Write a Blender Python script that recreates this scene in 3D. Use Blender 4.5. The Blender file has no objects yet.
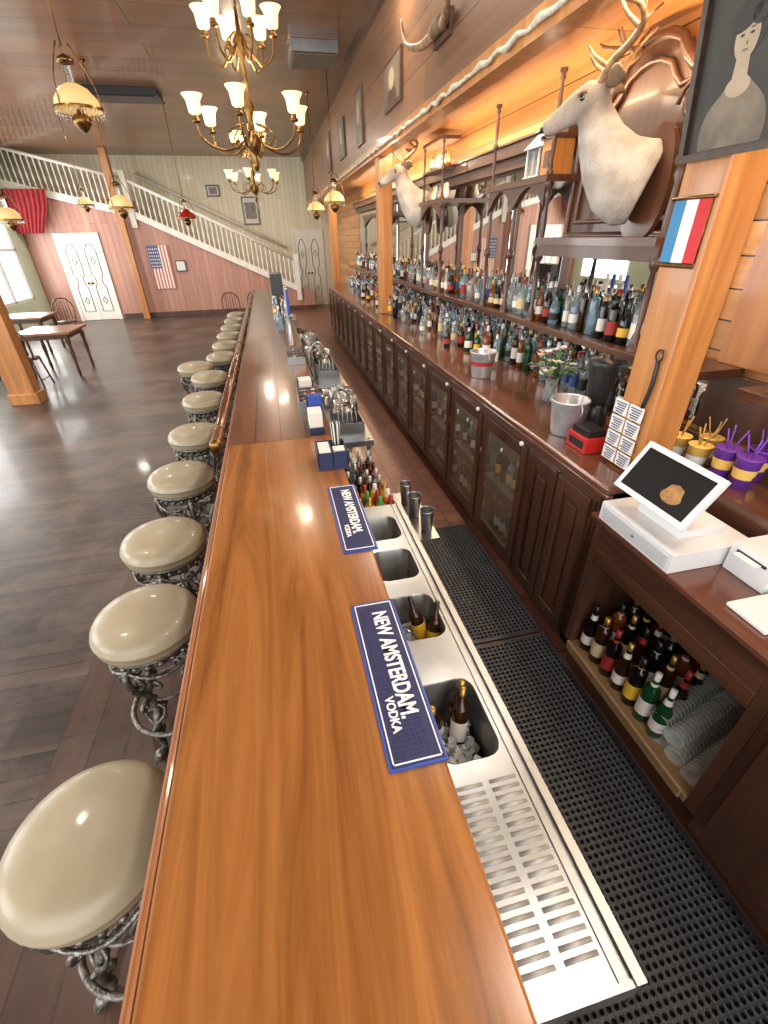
import bpy, math, random
from mathutils import Vector, Matrix
random.seed(7)
D=bpy.data
def lin(c):
    return tuple([((x/255)/12.92 if x/255<=.04045 else ((x/255+.055)/1.055)**2.4) for x in c]+[1.0])
def base(name):
    m=D.materials.new(name);m.use_nodes=True;nt=m.node_tree;b=nt.nodes["Principled BSDF"];return m,nt,b
def setp(b,rough=.5,metal=0,coat=0,trans=0,spec=.5,emit=None,es=1,ior=None,alpha=None):
    b.inputs["Roughness"].default_value=rough;b.inputs["Metallic"].default_value=metal
    b.inputs["Coat Weight"].default_value=coat;b.inputs["Coat Roughness"].default_value=.08
    b.inputs["Transmission Weight"].default_value=trans;b.inputs["Specular IOR Level"].default_value=spec
    if ior:b.inputs["IOR"].default_value=ior
    if alpha is not None:b.inputs["Alpha"].default_value=alpha
    if emit:
        b.inputs["Emission Color"].default_value=lin(emit);b.inputs["Emission Strength"].default_value=es
def mat(name,c,c2=None,sc=20,bump=0,bsc=None,**k):
    m,nt,b=base(name);setp(b,**k);N=nt.nodes.new;L=nt.links.new
    b.inputs["Base Color"].default_value=lin(c)
    if c2 or bump:
        tc=N("ShaderNodeTexCoord");n=N("ShaderNodeTexNoise");n.inputs["Scale"].default_value=sc;n.inputs["Detail"].default_value=5
        L(tc.outputs["Object"],n.inputs["Vector"])
        if c2:
            r=N("ShaderNodeValToRGB");r.color_ramp.elements[0].position=.35;r.color_ramp.elements[1].position=.65
            r.color_ramp.elements[0].color=lin(c);r.color_ramp.elements[1].color=lin(c2)
            L(n.outputs["Fac"],r.inputs[0]);L(r.outputs[0],b.inputs["Base Color"])
        if bump:
            n2=N("ShaderNodeTexNoise");n2.inputs["Scale"].default_value=bsc or sc*3;L(tc.outputs["Object"],n2.inputs["Vector"])
            bp=N("ShaderNodeBump");bp.inputs["Strength"].default_value=bump;bp.inputs["Distance"].default_value=.01
            L(n2.outputs["Fac"],bp.inputs["Height"]);L(bp.outputs[0],b.inputs["Normal"])
    return m
def wood(name,c1,c2,ax='Y',sc=6,rough=.35,coat=.3,planks=None,seam=(20,12,8),var=.35,bump=.1,sw=.004,wear=None,spec=.5):
    m,nt,b=base(name);setp(b,rough=rough,coat=coat,spec=spec);N=nt.nodes.new;L=nt.links.new
    tc=N("ShaderNodeTexCoord");mp=N("ShaderNodeMapping")
    s={'X':(.07,1,1),'Y':(1,.07,1),'Z':(1,1,.07)}[ax];mp.inputs["Scale"].default_value=[q*sc for q in s]
    L(tc.outputs["Object"],mp.inputs["Vector"])
    vec=mp.outputs[0]
    if planks:
        sp=N("ShaderNodeSeparateXYZ");L(tc.outputs["Object"],sp.inputs[0]);cb=N("ShaderNodeCombineXYZ")
        L(sp.outputs[planks[0]],cb.inputs[0]);L(sp.outputs[planks[1]],cb.inputs[1])
        br=N("ShaderNodeTexBrick");br.inputs["Scale"].default_value=1;br.inputs["Brick Width"].default_value=planks[2];br.inputs["Row Height"].default_value=planks[3]
        br.inputs["Mortar Size"].default_value=sw;br.inputs["Mortar Smooth"].default_value=.2;br.offset=.37;br.offset_frequency=2
        br.inputs["Color1"].default_value=(0,0,0,1);br.inputs["Color2"].default_value=(1,1,1,1);br.inputs["Mortar"].default_value=(.5,.5,.5,1)
        L(cb.outputs[0],br.inputs["Vector"])
        ad=N("ShaderNodeVectorMath");ad.operation='MULTIPLY_ADD';ad.inputs[1].default_value=(5,5,5)
        L(br.outputs["Color"],ad.inputs[0]);L(mp.outputs[0],ad.inputs[2]);vec=ad.outputs[0]
    n=N("ShaderNodeTexNoise");n.inputs["Scale"].default_value=1;n.inputs["Detail"].default_value=8;n.inputs["Roughness"].default_value=.65;n.inputs["Distortion"].default_value=1.2
    L(vec,n.inputs["Vector"])
    r=N("ShaderNodeValToRGB");r.color_ramp.elements[0].position=.3;r.color_ramp.elements[1].position=.7
    r.color_ramp.elements[0].color=lin(c1);r.color_ramp.elements[1].color=lin(c2);L(n.outputs["Fac"],r.inputs[0])
    out=r.outputs[0]
    if planks:
        mx=N("ShaderNodeMix");mx.data_type='RGBA';mx.blend_type='MULTIPLY';mx.inputs[0].default_value=1
        rr=N("ShaderNodeMapRange");rr.inputs["To Min"].default_value=1-var;rr.inputs["To Max"].default_value=1+var*.4
        L(br.outputs["Color"],rr.inputs[0]);L(out,mx.inputs[6]);L(rr.outputs[0],mx.inputs[7])
        mx2=N("ShaderNodeMix");mx2.data_type='RGBA';L(br.outputs["Fac"],mx2.inputs[0]);L(mx.outputs[2],mx2.inputs[6]);mx2.inputs[7].default_value=lin(seam);out=mx2.outputs[2]
    if wear:
        n3=N("ShaderNodeTexNoise");n3.inputs["Scale"].default_value=1.3;n3.inputs["Detail"].default_value=6;n3.inputs["Roughness"].default_value=.7;L(tc.outputs["Object"],n3.inputs["Vector"])
        r3=N("ShaderNodeMapRange");r3.inputs["From Min"].default_value=.45;r3.inputs["From Max"].default_value=.75;L(n3.outputs["Fac"],r3.inputs[0])
        mx3=N("ShaderNodeMix");mx3.data_type='RGBA';L(r3.outputs[0],mx3.inputs[0]);L(out,mx3.inputs[6]);mx3.inputs[7].default_value=lin(wear);out=mx3.outputs[2]
        r4=N("ShaderNodeMapRange");r4.inputs["To Min"].default_value=rough*.7;r4.inputs["To Max"].default_value=rough*1.6;L(n3.outputs["Fac"],r4.inputs[0]);L(r4.outputs[0],b.inputs["Roughness"])
    L(out,b.inputs["Base Color"])
    if bump:
        bp=N("ShaderNodeBump");bp.inputs["Strength"].default_value=bump;bp.inputs["Distance"].default_value=.004
        L(n.outputs["Fac"],bp.inputs["Height"]);L(bp.outputs[0],b.inputs["Normal"])
    return m
# ---------- mesh builder
class MB:
    def __init__(s,*mats): s.v=[];s.f=[];s.m=[];s.s=[];s.mats=list(mats)
    def add(s,vs,fs,m=0,sm=False,M=None):
        o=len(s.v)
        for v in vs: s.v.append(tuple(M@Vector(v)) if M else tuple(v))
        for f in fs: s.f.append([o+i for i in f]);s.m.append(m);s.s.append(sm)
    def box(s,a,b,m=0,M=None):
        x0,y0,z0=a;x1,y1,z1=b
        if x0>x1:x0,x1=x1,x0
        if y0>y1:y0,y1=y1,y0
        if z0>z1:z0,z1=z1,z0
        s.add([(x0,y0,z0),(x1,y0,z0),(x1,y1,z0),(x0,y1,z0),(x0,y0,z1),(x1,y0,z1),(x1,y1,z1),(x0,y1,z1)],
              [(0,3,2,1),(4,5,6,7),(0,1,5,4),(1,2,6,5),(2,3,7,6),(3,0,4,7)],m,False,M)
    def lathe(s,prof,m=0,n=16,loc=(0,0,0),M=None,sm=True,mm=None,cap=False):
        T=Matrix.Translation(loc)
        if M: T=T@M
        vs=[]
        for r,z in prof:
            for i in range(n):
                a=2*math.pi*i/n;vs.append((r*math.cos(a),r*math.sin(a),z))
        o=len(s.v)
        for v in vs:s.v.append(tuple(T@Vector(v)))
        for k in range(len(prof)-1):
            for i in range(n):
                j=(i+1)%n;s.f.append([o+k*n+i,o+k*n+j,o+(k+1)*n+j,o+(k+1)*n+i]);s.m.append(mm[k] if mm else m);s.s.append(sm)
    def tube(s,pts,r,m=0,n=8,closed=False,sq=1.0):
        P=[Vector(p) for p in pts];k=len(P);R=r if isinstance(r,(list,tuple)) else [r]*k
        T=[]
        for i in range(k):
            a=P[i-1] if (i>0 or closed) else P[i];b=P[(i+1)%k] if (i<k-1 or closed) else P[i]
            T.append((b-a).normalized() if (b-a).length>1e-9 else Vector((0,0,1)))
        u=T[0].orthogonal().normalized();vs=[]
        for i in range(k):
            u=(u-T[i]*u.dot(T[i]));u=u.normalized() if u.length>1e-6 else T[i].orthogonal().normalized()
            w=T[i].cross(u)
            for j in range(n):
                a=2*math.pi*j/n;vs.append(P[i]+u*R[i]*math.cos(a)+w*R[i]*sq*math.sin(a))
        fs=[]
        for i in range(k if closed else k-1):
            for j in range(n):
                fs.append((i*n+j,i*n+(j+1)%n,((i+1)%k)*n+(j+1)%n,((i+1)%k)*n+j))
        if not closed: fs.append(tuple(range(n-1,-1,-1)));fs.append(tuple((k-1)*n+j for j in range(n)))
        s.add(vs,fs,m,True)
    def ext(s,poly,t,m=0,M=None):
        n=len(poly);vs=[(x,y,0) for x,y in poly]+[(x,y,t) for x,y in poly]
        fs=[tuple(range(n-1,-1,-1)),tuple(range(n,2*n))]+[(i,(i+1)%n,n+(i+1)%n,n+i) for i in range(n)]
        s.add(vs,fs,m,False,M)
    def done(s,name,origin=None,bevel=0,seg=2,parent=None,center=True):
        xs=[v[0] for v in s.v];ys=[v[1] for v in s.v];zs=[v[2] for v in s.v]
        o=origin or (((min(xs)+max(xs))/2,(min(ys)+max(ys))/2,min(zs)) if center else (0,0,0))
        me=D.meshes.new(name);me.from_pydata([(v[0]-o[0],v[1]-o[1],v[2]-o[2]) for v in s.v],[],s.f)
        for mt in s.mats: me.materials.append(mt)
        me.polygons.foreach_set("material_index",s.m);me.polygons.foreach_set("use_smooth",s.s);me.update()
        ob=D.objects.new(name,me);bpy.context.collection.objects.link(ob);ob.location=o
        if bevel:
            md=ob.modifiers.new("b","BEVEL");md.width=bevel;md.segments=seg;md.limit_method='ANGLE';md.angle_limit=.9
        if parent:
            ob.parent=parent;ob.matrix_parent_inverse=Matrix.Translation(-Vector(parent.location))
        return ob
def empty(name,loc=(0,0,0)):
    e=D.objects.new(name,None);bpy.context.collection.objects.link(e);e.location=loc;e.empty_display_size=.1;return e
def cr(pts,k=6,closed=False):
    P=[Vector(p) for p in pts];n=len(P);o=[]
    rng=range(n) if closed else range(n-1)
    for i in rng:
        p0=P[(i-1)%n] if (closed or i>0) else P[0];p1=P[i];p2=P[(i+1)%n];p3=P[(i+2)%n] if (closed or i<n-2) else P[-1]
        for j in range(k):
            t=j/k;o.append(.5*((2*p1)+(-p0+p2)*t+(2*p0-5*p1+4*p2-p3)*t*t+(-p0+3*p1-3*p2+p3)*t**3))
    if not closed:o.append(P[-1])
    return o
def RX(a):return Matrix.Rotation(math.radians(a),4,'X')
def RY(a):return Matrix.Rotation(math.radians(a),4,'Y')
def RZ(a):return Matrix.Rotation(math.radians(a),4,'Z')
def T(*a):return Matrix.Translation(a)
def text(body,size,M,m,parent=None,name="lettering",sx=1,bold=.0,align='LEFT'):
    c=D.curves.new(name,"FONT");c.body=body;c.size=size;c.extrude=.0006;c.offset=bold;c.align_x=align
    c.materials.append(m);o=D.objects.new(name,c);bpy.context.collection.objects.link(o)
    o.matrix_world=M@Matrix.Diagonal((sx,1,1,1))
    if parent:
        o.parent=parent;o.matrix_parent_inverse=Matrix.Translation(-Vector(parent.location))
    return o
# ---------- materials
M_bar=wood("honey_bar_wood",(102,59,25),(158,104,54),'Y',11,.22,.35,bump=.05)
M_barD=wood("dark_bar_wood",(76,43,25),(116,70,42),'Y',7,.28,.25,planks=('Y','X',1.4,.15),bump=.05,var=.25)
M_edge=wood("bar_edge_wood",(104,58,26),(150,92,44),'Y',9,.35,.3)
M_dark=wood("dark_walnut",(54,33,24),(90,58,42),'Z',8,.38,.2)
M_darkY=wood("dark_walnut_long",(54,32,23),(94,60,43),'Y',8,.3,.35)
M_ctop=wood("counter_wood",(70,41,30),(106,66,50),'Y',6,.2,.5)
M_orange=wood("orange_pine",(148,92,44),(196,136,76),'Z',7,.35,.3)
M_orPl=wood("orange_pine_planks",(162,106,54),(208,150,88),'Y',6,.4,.2,planks=('Y','Z',3,.14))
M_ceil=wood("ceiling_wood",(108,74,50),(142,100,70),'X',3,.32,.25,planks=('X','Y',3.2,.6),var=.25,bump=.03,sw=.008)
M_bulk=wood("bulkhead_wood",(104,70,46),(136,96,66),'Y',5,.4,.2,planks=('Y','Z',3,.3),var=.2)
M_floor=wood("old_plank_floor",(32,25,22),(84,66,56),'X',8,.34,.1,planks=('X','Y',2.1,.11),seam=(12,8,7),var=.6,bump=.35,wear=(110,93,82),sw=.005)
M_plat=wood("footboard_wood",(54,35,27),(86,60,46),'Y',8,.32,.25,planks=('Y','X',2.5,.16),seam=(16,8,6),bump=.2,wear=(88,66,54))
M_pink=wood("pinkish_panelling",(164,118,102),(190,144,126),'Z',5,.5,.1,planks=('Z','X',4,.16),seam=(118,78,66),var=.12,bump=.05)
M_cream=wood("cream_panelling",(214,206,176),(230,222,194),'Z',3,.5,.1,planks=('Z','X',5,.14),seam=(170,160,130),var=.08,bump=.03)
M_green=mat("pale_green_plaster",(196,214,192),(204,220,200),sc=3,rough=.8)
M_white=mat("white_paint",(232,230,222),(222,218,208),sc=5,rough=.45)
M_steel=mat("stainless_steel",(154,155,156),(136,137,138),sc=6,rough=.3,metal=.85)
M_steelb=mat("basin_steel",(140,140,138),(122,122,120),sc=9,rough=.32,metal=.8)
M_rib=mat('rib_steel',(176,176,174),(150,150,148),sc=20,rough=.5,metal=.4)
M_iron=mat("cast_pewter",(138,134,126),(84,80,75),sc=40,rough=.42,metal=.8,bump=.5,bsc=90)
M_vinyl=mat("champagne_vinyl",(142,131,107),(152,141,116),sc=6,rough=.4,coat=.12,bump=.06,bsc=300)
M_rub=mat("black_rubber",(46,46,50),(36,36,39),sc=20,rough=.5)
M_rub2=mat("rubber_underside",(18,18,19),rough=.8)
M_tile=wood("terracotta_tile",(112,70,56),(138,90,72),'X',6,.4,.1,planks=('Y','X',.15,.15),seam=(80,56,48),var=.2,bump=.05,sw=.006)
M_brass=mat("aged_brass",(140,106,58),(100,74,40),sc=30,rough=.32,metal=.9)
M_shade=mat("frosted_shade",(255,236,200),rough=.4,emit=(255,214,150),es=1.3)
M_red=mat("red_enamel",(176,36,30),rough=.3,coat=.3)
M_mirror=mat("mirror_glass",(222,220,214),rough=.02,metal=1)
M_navy=mat("navy_rubber",(20,26,72),(26,33,84),sc=60,rough=.6)
M_black=mat("black_plastic",(24,24,27),rough=.35)
M_ptext=mat("white_print",(225,225,228),rough=.6)
M_blue=mat("royal_blue_plastic",(34,66,150),rough=.4)
M_plastic=mat("white_plastic",(204,205,206),rough=.35)
M_paper=mat("paper_white",(214,212,206),rough=.8)
M_glass=mat("clear_glass",(225,232,232),rough=.05,trans=.85,ior=1.3)
def glassy(n,c,t=.35):return mat(n,c,rough=.06,trans=t,ior=1.3,coat=.5)
BOT=[glassy("bottle_clear",(205,218,220),.8),glassy("bottle_green",(20,74,38),.3),glassy("bottle_brown",(52,26,10),.3),glassy("bottle_amber",(150,84,26),.55),
     glassy("bottle_black",(16,14,14),.1),glassy("bottle_ice_blue",(160,190,204),.7)]
LAB=[mat("label_"+n,c,rough=.6) for n,c in [("white",(222,218,208)),("cream",(206,186,144)),("red",(150,40,34)),("blue",(44,70,130)),("yellow",(220,176,50)),("black",(26,24,24)),("green",(46,92,54))]]
CAP=[mat("cap_"+n,c,rough=.35,metal=mm) for n,c,mm in [("black",(20,20,20),0),("gold",(180,144,76),.8),("white",(216,216,214),0),("red",(140,34,30),0),("silver",(180,180,182),.8),("green",(60,140,60),0)]]
BM=BOT+LAB+CAP
SH=[ [(0,0),(.95,0),(1,.02),(1,.60),(.86,.68),(.36,.77),(.32,.95)],
     [(0,0),(.95,0),(1,.02),(1,.70),(.92,.75),(.4,.79),(.36,.95)],
     [(0,0),(.9,0),(.95,.02),(1,.40),(.95,.55),(.5,.70),(.34,.80),(.32,.95)],
     [(0,0),(.7,0),(.75,.02),(.75,.72),(.6,.80),(.3,.86),(.3,.96)]]
def bottle(mb,x,y,z,h=.30,r=.037,gi=0,li=0,ci=0,sh=0,n=12,M=None,lb=True):
    pr=[(a*r,b*h) for a,b in SH[sh]]
    mb.lathe(pr,gi,n,(x,y,z),M)
    tz=pr[-1][1];tr=pr[-1][0]
    mb.lathe([(tr*1.12,tz-.09*h),(tr*1.15,h),(0,h)],13+ci,n,(x,y,z),M)
    k=.76 if sh==3 else 1.01
    if lb: mb.lathe([(r*k*1.01,.16*h),(r*k*1.01,(.46 if sh!=2 else .36)*h)],6+li,n,(x,y,z),M)
def rbottle(mb,x,y,z,hs=(.26,.33),gw=None):
    gi=random.choice(gw or [0,0,0,0,1,2,3,3,4,5,5]);li=random.choice([0,0,0,1,1,5,5,3,2,4,0]);ci=random.choice([0,0,0,4,4,1,2,3])
    bottle(mb,x,y,z,random.uniform(*hs),random.uniform(.029,.038),gi,li,ci,random.randrange(4),10,None,random.random()<.75)
# ---------- room shell
def slab(name,a,b,m,**k):
    o=MB(m);o.box(a,b);return o.done(name,center=False,**k)
slab("floor",(-6.6,-2,-.1),(.55,17.8,0),M_floor)
slab("floor_aisle",(.55,-2,-.1),(2.3,17.8,-.0),M_tile)
slab("ceiling",(-6.6,-2,4.2),(2.3,17.8,4.3),M_ceil)
slab("wall_back",(-6.6,17.7,0),(2.3,17.8,4.2),M_cream)
slab("wall_right",(2.2,-2,0),(2.3,17.7,4.2),M_orPl)
o=MB(M_green,M_white)
wy=[(-1.5,1.2),(2.2,4.6),(5.6,8.0),(9.0,11.4),(13.7,15.9)]
o.box((-6.7,-2,0),(-6.6,17.8,.7));o.box((-6.7,-2,3.2),(-6.6,17.8,4.3))
ys=[-2]+[v for w in wy for v in w]+[17.8]
for i in range(0,len(ys),2): o.box((-6.7,ys[i],.7),(-6.6,ys[i+1],3.2))
o.done("wall_left",center=False)
for i,(a,b) in enumerate(wy):
    o=MB(M_white)
    for y in (a,(a+b)/2-.03,b-.06):o.box((-6.68,y,.7),(-6.62,y+.06,3.2))
    for z in (.7,1.9,3.14):o.box((-6.68,a,z),(-6.62,b,z+.06))
    o.done("window_%d"%(i+1))
slab("trim_platform",(-1.28,-2,0),(-.2,11.8,.03),M_plat)
# ---- bar
bar=empty("bar_counter",(-.06,4,0))
o=MB(M_bar,M_edge);o.box((-.355,-2,1.03),(.243,2.5,1.07));o.done("counter_top",parent=bar,bevel=.008)
o=MB(M_barD);o.box((-.36,2.5,1.03),(.243,11.8,1.068));o.done("counter_top_dark",parent=bar,bevel=.006)
o=MB(M_darkY,M_edge);o.box((-.22,-1.9,.03),(.2,11.7,1.03))
y=-1.6
while y<11.4:
    o.box((-.235,y,.2),(-.22,y+.55,.9),1);y+=.75
o.done("counter_body",parent=bar)
o=MB(M_edge);o.box((-.375,-2,.985),(-.355,2.5,1.066));o.box((-.375,2.5,.985),(-.36,11.8,1.064));o.done("nosing",parent=bar,bevel=.008)
M_rail=wood("rail_wood",(72,38,24),(108,62,40),'Y',9,.25,.5)
o=MB(M_rail,M_brass);o.tube([(-.43,y,1.06) for y in (2.55,5,8,11.6)],.032,0,14)
o.lathe([(0,-.03),(.034,-.03),(.038,0),(.034,.03),(0,.03)],1,14,(-.43,2.55,1.06),RX(90))
y=2.75
while y<11.5:
    o.tube(cr([(-.36,y,1.0),(-.40,y,.99),(-.43,y,1.03)],4),.011,1,8);o.lathe([(.034,-.015),(.036,0),(.034,.015)],1,14,(-.43,y,1.06),RX(90));y+=.9
o.done("arm_rail",parent=bar)
o=MB(M_brass);o.tube([(-.42,-1.9,.2),(-.42,11.5,.2)],.022,0,12)
y=-1.5
while y<11.5:
    o.tube([(-.22,y,.2),(-.42,y,.2)],.012,0,8);y+=1.5
o.done("foot_rail",parent=bar)
# ---- stools
def stoolmesh():
    o=MB(M_vinyl,M_iron)
    o.lathe([(0,.768),(.06,.767),(.12,.762),(.165,.752),(.192,.738),(.207,.718),(.211,.702),(.214,.698),(.214,.692),(.208,.688),(.209,.665),(.203,.648),(.0,.645)],0,40)
    o.lathe([(.19,.648),(.2,.64),(.196,.63),(.17,.62),(.165,.60),(.172,.59),(.16,.575),(.1,.57),(.05,.56),(.045,.54),(.0,.53)],1,32)
    for i in range(24):
        a=i*math.pi/12;o.lathe([(0,-.013),(.011,-.008),(.014,0),(.011,.008),(0,.013)],1,6,(.183*math.cos(a),.183*math.sin(a),.61))
    def P(a,r,z,t=0):return (r*math.cos(a)-t*math.sin(a),r*math.sin(a)+t*math.cos(a),z)
    for q in range(4):
        a=q*math.pi/2+math.pi/4
        pr=[(.12,.60),(.17,.60),(.197,.55),(.185,.47),(.145,.40),(.12,.33),(.125,.26),(.155,.20),(.175,.14),(.165,.09),(.17,.05),(.205,.035),(.222,.045)]
        pts=cr([P(a,r,z) for r,z in pr],4);n=len(pts)
        o.tube(pts,[.021-.011*abs(math.sin(i/n*6)) *.6 for i in range(n)],1,8)
        o.lathe([(0,.031),(.02,.033),(.026,.045),(.018,.06),(0,.065)],1,10,(.2*math.cos(a),.2*math.sin(a),0))
        for (cx,cz,R,ph,dr) in [(.135,.545,.036,0,1),(.155,.475,.030,2,-1),(.085,.44,.032,1,1),(.17,.345,.026,3,-1),(.09,.25,.028,0,1),(.15,.145,.022,2,1)]:
            sp=[]
            for k in range(22):
                t=k/21;an=ph+dr*t*math.pi*3.2;rr=R*(1-.75*t);sp.append(P(a,cx+rr*math.cos(an),cz+rr*math.sin(an)))
            o.tube(sp,[.0095-.004*k/21 for k in range(22)],1,6)
        for sd in (-1,1):
            lf=[P(a,.165,.59,0),P(a,.18,.56,sd*.03),P(a,.175,.52,sd*.055),P(a,.165,.49,sd*.04),P(a,.172,.47,sd*.015)]
            o.tube(cr(lf,4),.008,1,6)
            lf=[P(a,.165,.21,0),P(a,.15,.25,sd*.04),P(a,.13,.29,sd*.05),P(a,.125,.31,sd*.02)]
            o.tube(cr(lf,4),.007,1,6)
        sw=[(.185*math.cos(a+t*math.pi/2),.185*math.sin(a+t*math.pi/2),.59-.05*math.sin(math.pi*t)) for t in [k/10 for k in range(11)]]
        o.tube(sw,.008,1,6)
    rg=[(.195*math.cos(i*math.pi/18),.195*math.sin(i*math.pi/18),.185) for i in range(36)]
    o.tube(rg,.012,1,8,closed=True)
    for q in range(4):
        a=q*math.pi/2+math.pi/4;o.tube([P(a,.15,.2),P(a,.195,.185)],.01,1,6)
    rg=[(.118*math.cos(i*math.pi/12),.118*math.sin(i*math.pi/12),.33) for i in range(24)]
    o.tube(rg,.008,1,6,closed=True)
    ob=o.done("bar_stool",origin=(0,0,0));return ob
st0=stoolmesh();me=st0.data
pos=[(-.67,.72),(-.705,1.56),(-.74,2.16),(-.765,2.93),(-.77,3.72),(-.80,4.67),(-.83,5.55),(-1.06,6.1),(-.77,6.6),(-.77,7.4),(-.77,8.2),(-.77,9.0),(-.77,9.8),(-.77,10.6)]
for i,(x,y) in enumerate(pos):
    ob=st0 if i==0 else D.objects.new("bar_stool",me)
    if i:bpy.context.collection.objects.link(ob)
    ob.location=(x,y,0);ob.rotation_euler=(0,0,i*.37)
# ---- bar mats
def barmat(corners,nm="bar_mat",ts=.058):
    (x0,y0),(x1,y1)=corners
    e=empty(nm,((x0+x1)/2,(y0+y1)/2,1.07))
    o=MB(M_blue,M_navy,M_ptext)
    o.box((x0,y0,1.071),(x1,y1,1.077),0);b=.006
    o.box((x0+b,y0+b,1.077),(x1-b,y1-b,1.079),1);b=.012
    def fr(b,w,m):
        for a in [((x0+b,y0+b),(x1-b,y0+b+w)),((x0+b,y1-b-w),(x1-b,y1-b)),((x0+b,y0+b),(x0+b+w,y1-b)),((x1-b-w,y0+b),(x1-b,y1-b))]:
            o.box((a[0][0],a[0][1],1.079),(a[1][0],a[1][1],1.0805),m)
    fr(.010,.003,2)
    w=x1-x0
    for i in range(int((y1-y0-.05)/.012)):
        for j in range(int((w-.04)/.012)):
            X=x0+.022+j*.012;Y=y0+.025+i*.012
            o.box((X,Y,1.079),(X+.006,Y+.006,1.0803),1)
    o.done("mat_base",parent=e)
    L=y1-y0
    text("NEW AMSTERDAM.",ts,T(x0+w*.44,y1-.05,1.0812)@RZ(-90),M_ptext,e,sx=.72*(L/.52)*(.058/ts),bold=.0016)
    text("VODKA",ts*.5,T(x0+w*.22,y0+.18,1.0812)@RZ(-90),M_ptext,e,sx=.9,bold=.0008)
barmat(((.112,.51),(.247,1.04)),ts=.062)
barmat(((.132,1.32),(.262,1.84)),ts=.055)
# ---- under-bar sink
e=empty("underbar_sink",(.4,1,0))
o=MB(M_steel,M_steelb,M_rib)
X0,X1=.25,.516;Z=.86
bas=[(.60,.86,.275,.455),(1.04,1.27,.275,.455),(1.37,1.58,.275,.455),(1.66,1.86,.275,.455)]
o.box((X0,.14,Z-.012),(X1,.60,Z))
def basin(x0,x1,y0,y1,dz):
    def ring(ins,z,r,n=5):
        pts=[]
        for cx,cy,a0 in ((x1-ins-r,y1-ins-r,0),(x0+ins+r,y1-ins-r,90),(x0+ins+r,y0+ins+r,180),(x1-ins-r,y0+ins+r,270)):
            for k in range(n):
                a=math.radians(a0+90*k/(n-1));pts.append((cx+r*math.cos(a),cy+r*math.sin(a),z))
        return pts
    rs=[ring(0,Z,.045),ring(.004,Z-.006,.045),ring(.012,Z-dz+.03,.04),ring(.03,Z-dz,.03)]
    n=len(rs[0]);vs=[p for r in rs for p in r];fs=[]
    for k in range(3):
        for i in range(n):fs.append((k*n+i,(k+1)*n+i,(k+1)*n+(i+1)%n,k*n+(i+1)%n))
    fs.append(tuple(3*n+i for i in range(n-1,-1,-1)))
    o.add(vs,[f[::-1] for f in fs],1,True)
    cor=[(x1,y1),(x0,y1),(x0,y0),(x1,y0)]
    vs=rs[0]+[(c[0],c[1],Z) for c in cor]
    for q in range(4):
        o.add(vs,[(n+q,q*5+k,q*5+k+1) for k in range(4)],0)
for y0,y1,x0,x1 in bas:
    basin(x0,x1,y0,y1,.2);o.box((X0,y0,Z-.01),(x0,y1,Z));o.box((x1,y0,Z-.01),(X1,y1,Z))
prev=.60
for y0,y1,x0,x1 in bas:
    if y0>prev:o.box((X0,prev,Z-.01),(X1,y0,Z))
    prev=y1
o.box((X0,prev,Z-.01),(X1,1.97,Z))
o.box((X1-.022,.13,Z),(X1,1.97,Z+.012));o.box((X1-.05,.13,Z-.008),(X1-.045,1.97,Z+.005))
o.box((X1-.004,.13,.72),(X1,1.97,Z));o.box((X0,.13,.78),(X1,.142,Z+.006));o.box((X0,.13,.7),(X0+.01,1.97,.98))
for cx0,cx1 in ((.285,.362),(.382,.455)):
    y=.19
    while y<.555:
        o.tube([(cx0,y,Z-.0022),(cx1,y,Z-.0022)],.0058,2,8);y+=.0205
for x in (.3,.49):
    for y in (.2,1.0,1.9):o.tube([(x,y,0),(x,y,.75)],.018,0,8)
o.box((X0+.02,.2,.25),(X1-.02,1.9,.262))
o.done("sink_body",parent=e)
o=MB(M_black);o.tube(cr([(.40,.10,.80),(.42,.04,.70),(.46,.02,.5),(.46,.05,.2)],5),.02,0,10);o.done("drain_hose",parent=e)
M_ice=mat("ice_cubes",(204,210,212),(160,166,168),sc=60,rough=.2,trans=.4)
o=MB(M_ice)
for (y0,y1,zz) in ((.63,.83,.73),(1.07,1.24,.73)):
    for k in range(240):
        s=random.uniform(.006,.011);M=T(random.uniform(.305,.425),random.uniform(y0,y1),zz+random.uniform(-.04,.015))@RX(random.uniform(0,90))@RZ(random.uniform(0,90))
        o.box((-s,-s,-s),(s,s,s),0,M)
o.done("ice_cubes")
o=MB(*BM)
for x,y,tx,ty,l in ((.38,.74,-16,8,0),(.33,.79,12,-10,0),(.37,.80,-4,12,5)):
    bottle(o,x,y,.70,.21,.026,2,l,1,0,12,RX(tx)@RY(ty))
for x,y,tx,ty in ((.40,1.15,-18,-12),(.415,1.09,-22,10)):
    bottle(o,x,y,.71,.21,.026,2,4,0,0,12,RX(tx)@RY(ty))
o.done("beer_bottles")
o=MB(M_steel);o.box((.26,1.98,.55),(.52,2.75,.56));o.box((.26,1.98,.56),(.27,2.75,.72));o.box((.51,1.98,.56),(.52,2.75,.70));o.box((.26,1.98,.56),(.52,1.99,.7));o.box((.26,2.74,.56),(.52,2.75,.7))
o.box((.27,1.99,.69),(.51,2.24,.699))
for x in (.28,.5):
    for y in (2.02,2.7):o.tube([(x,y,0),(x,y,.55)],.014,0,8)
o.done("speed_rail")
M_orl=mat("label_orange",(226,120,36),rough=.6)
o=MB(*(BM+[M_orl]))
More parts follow.
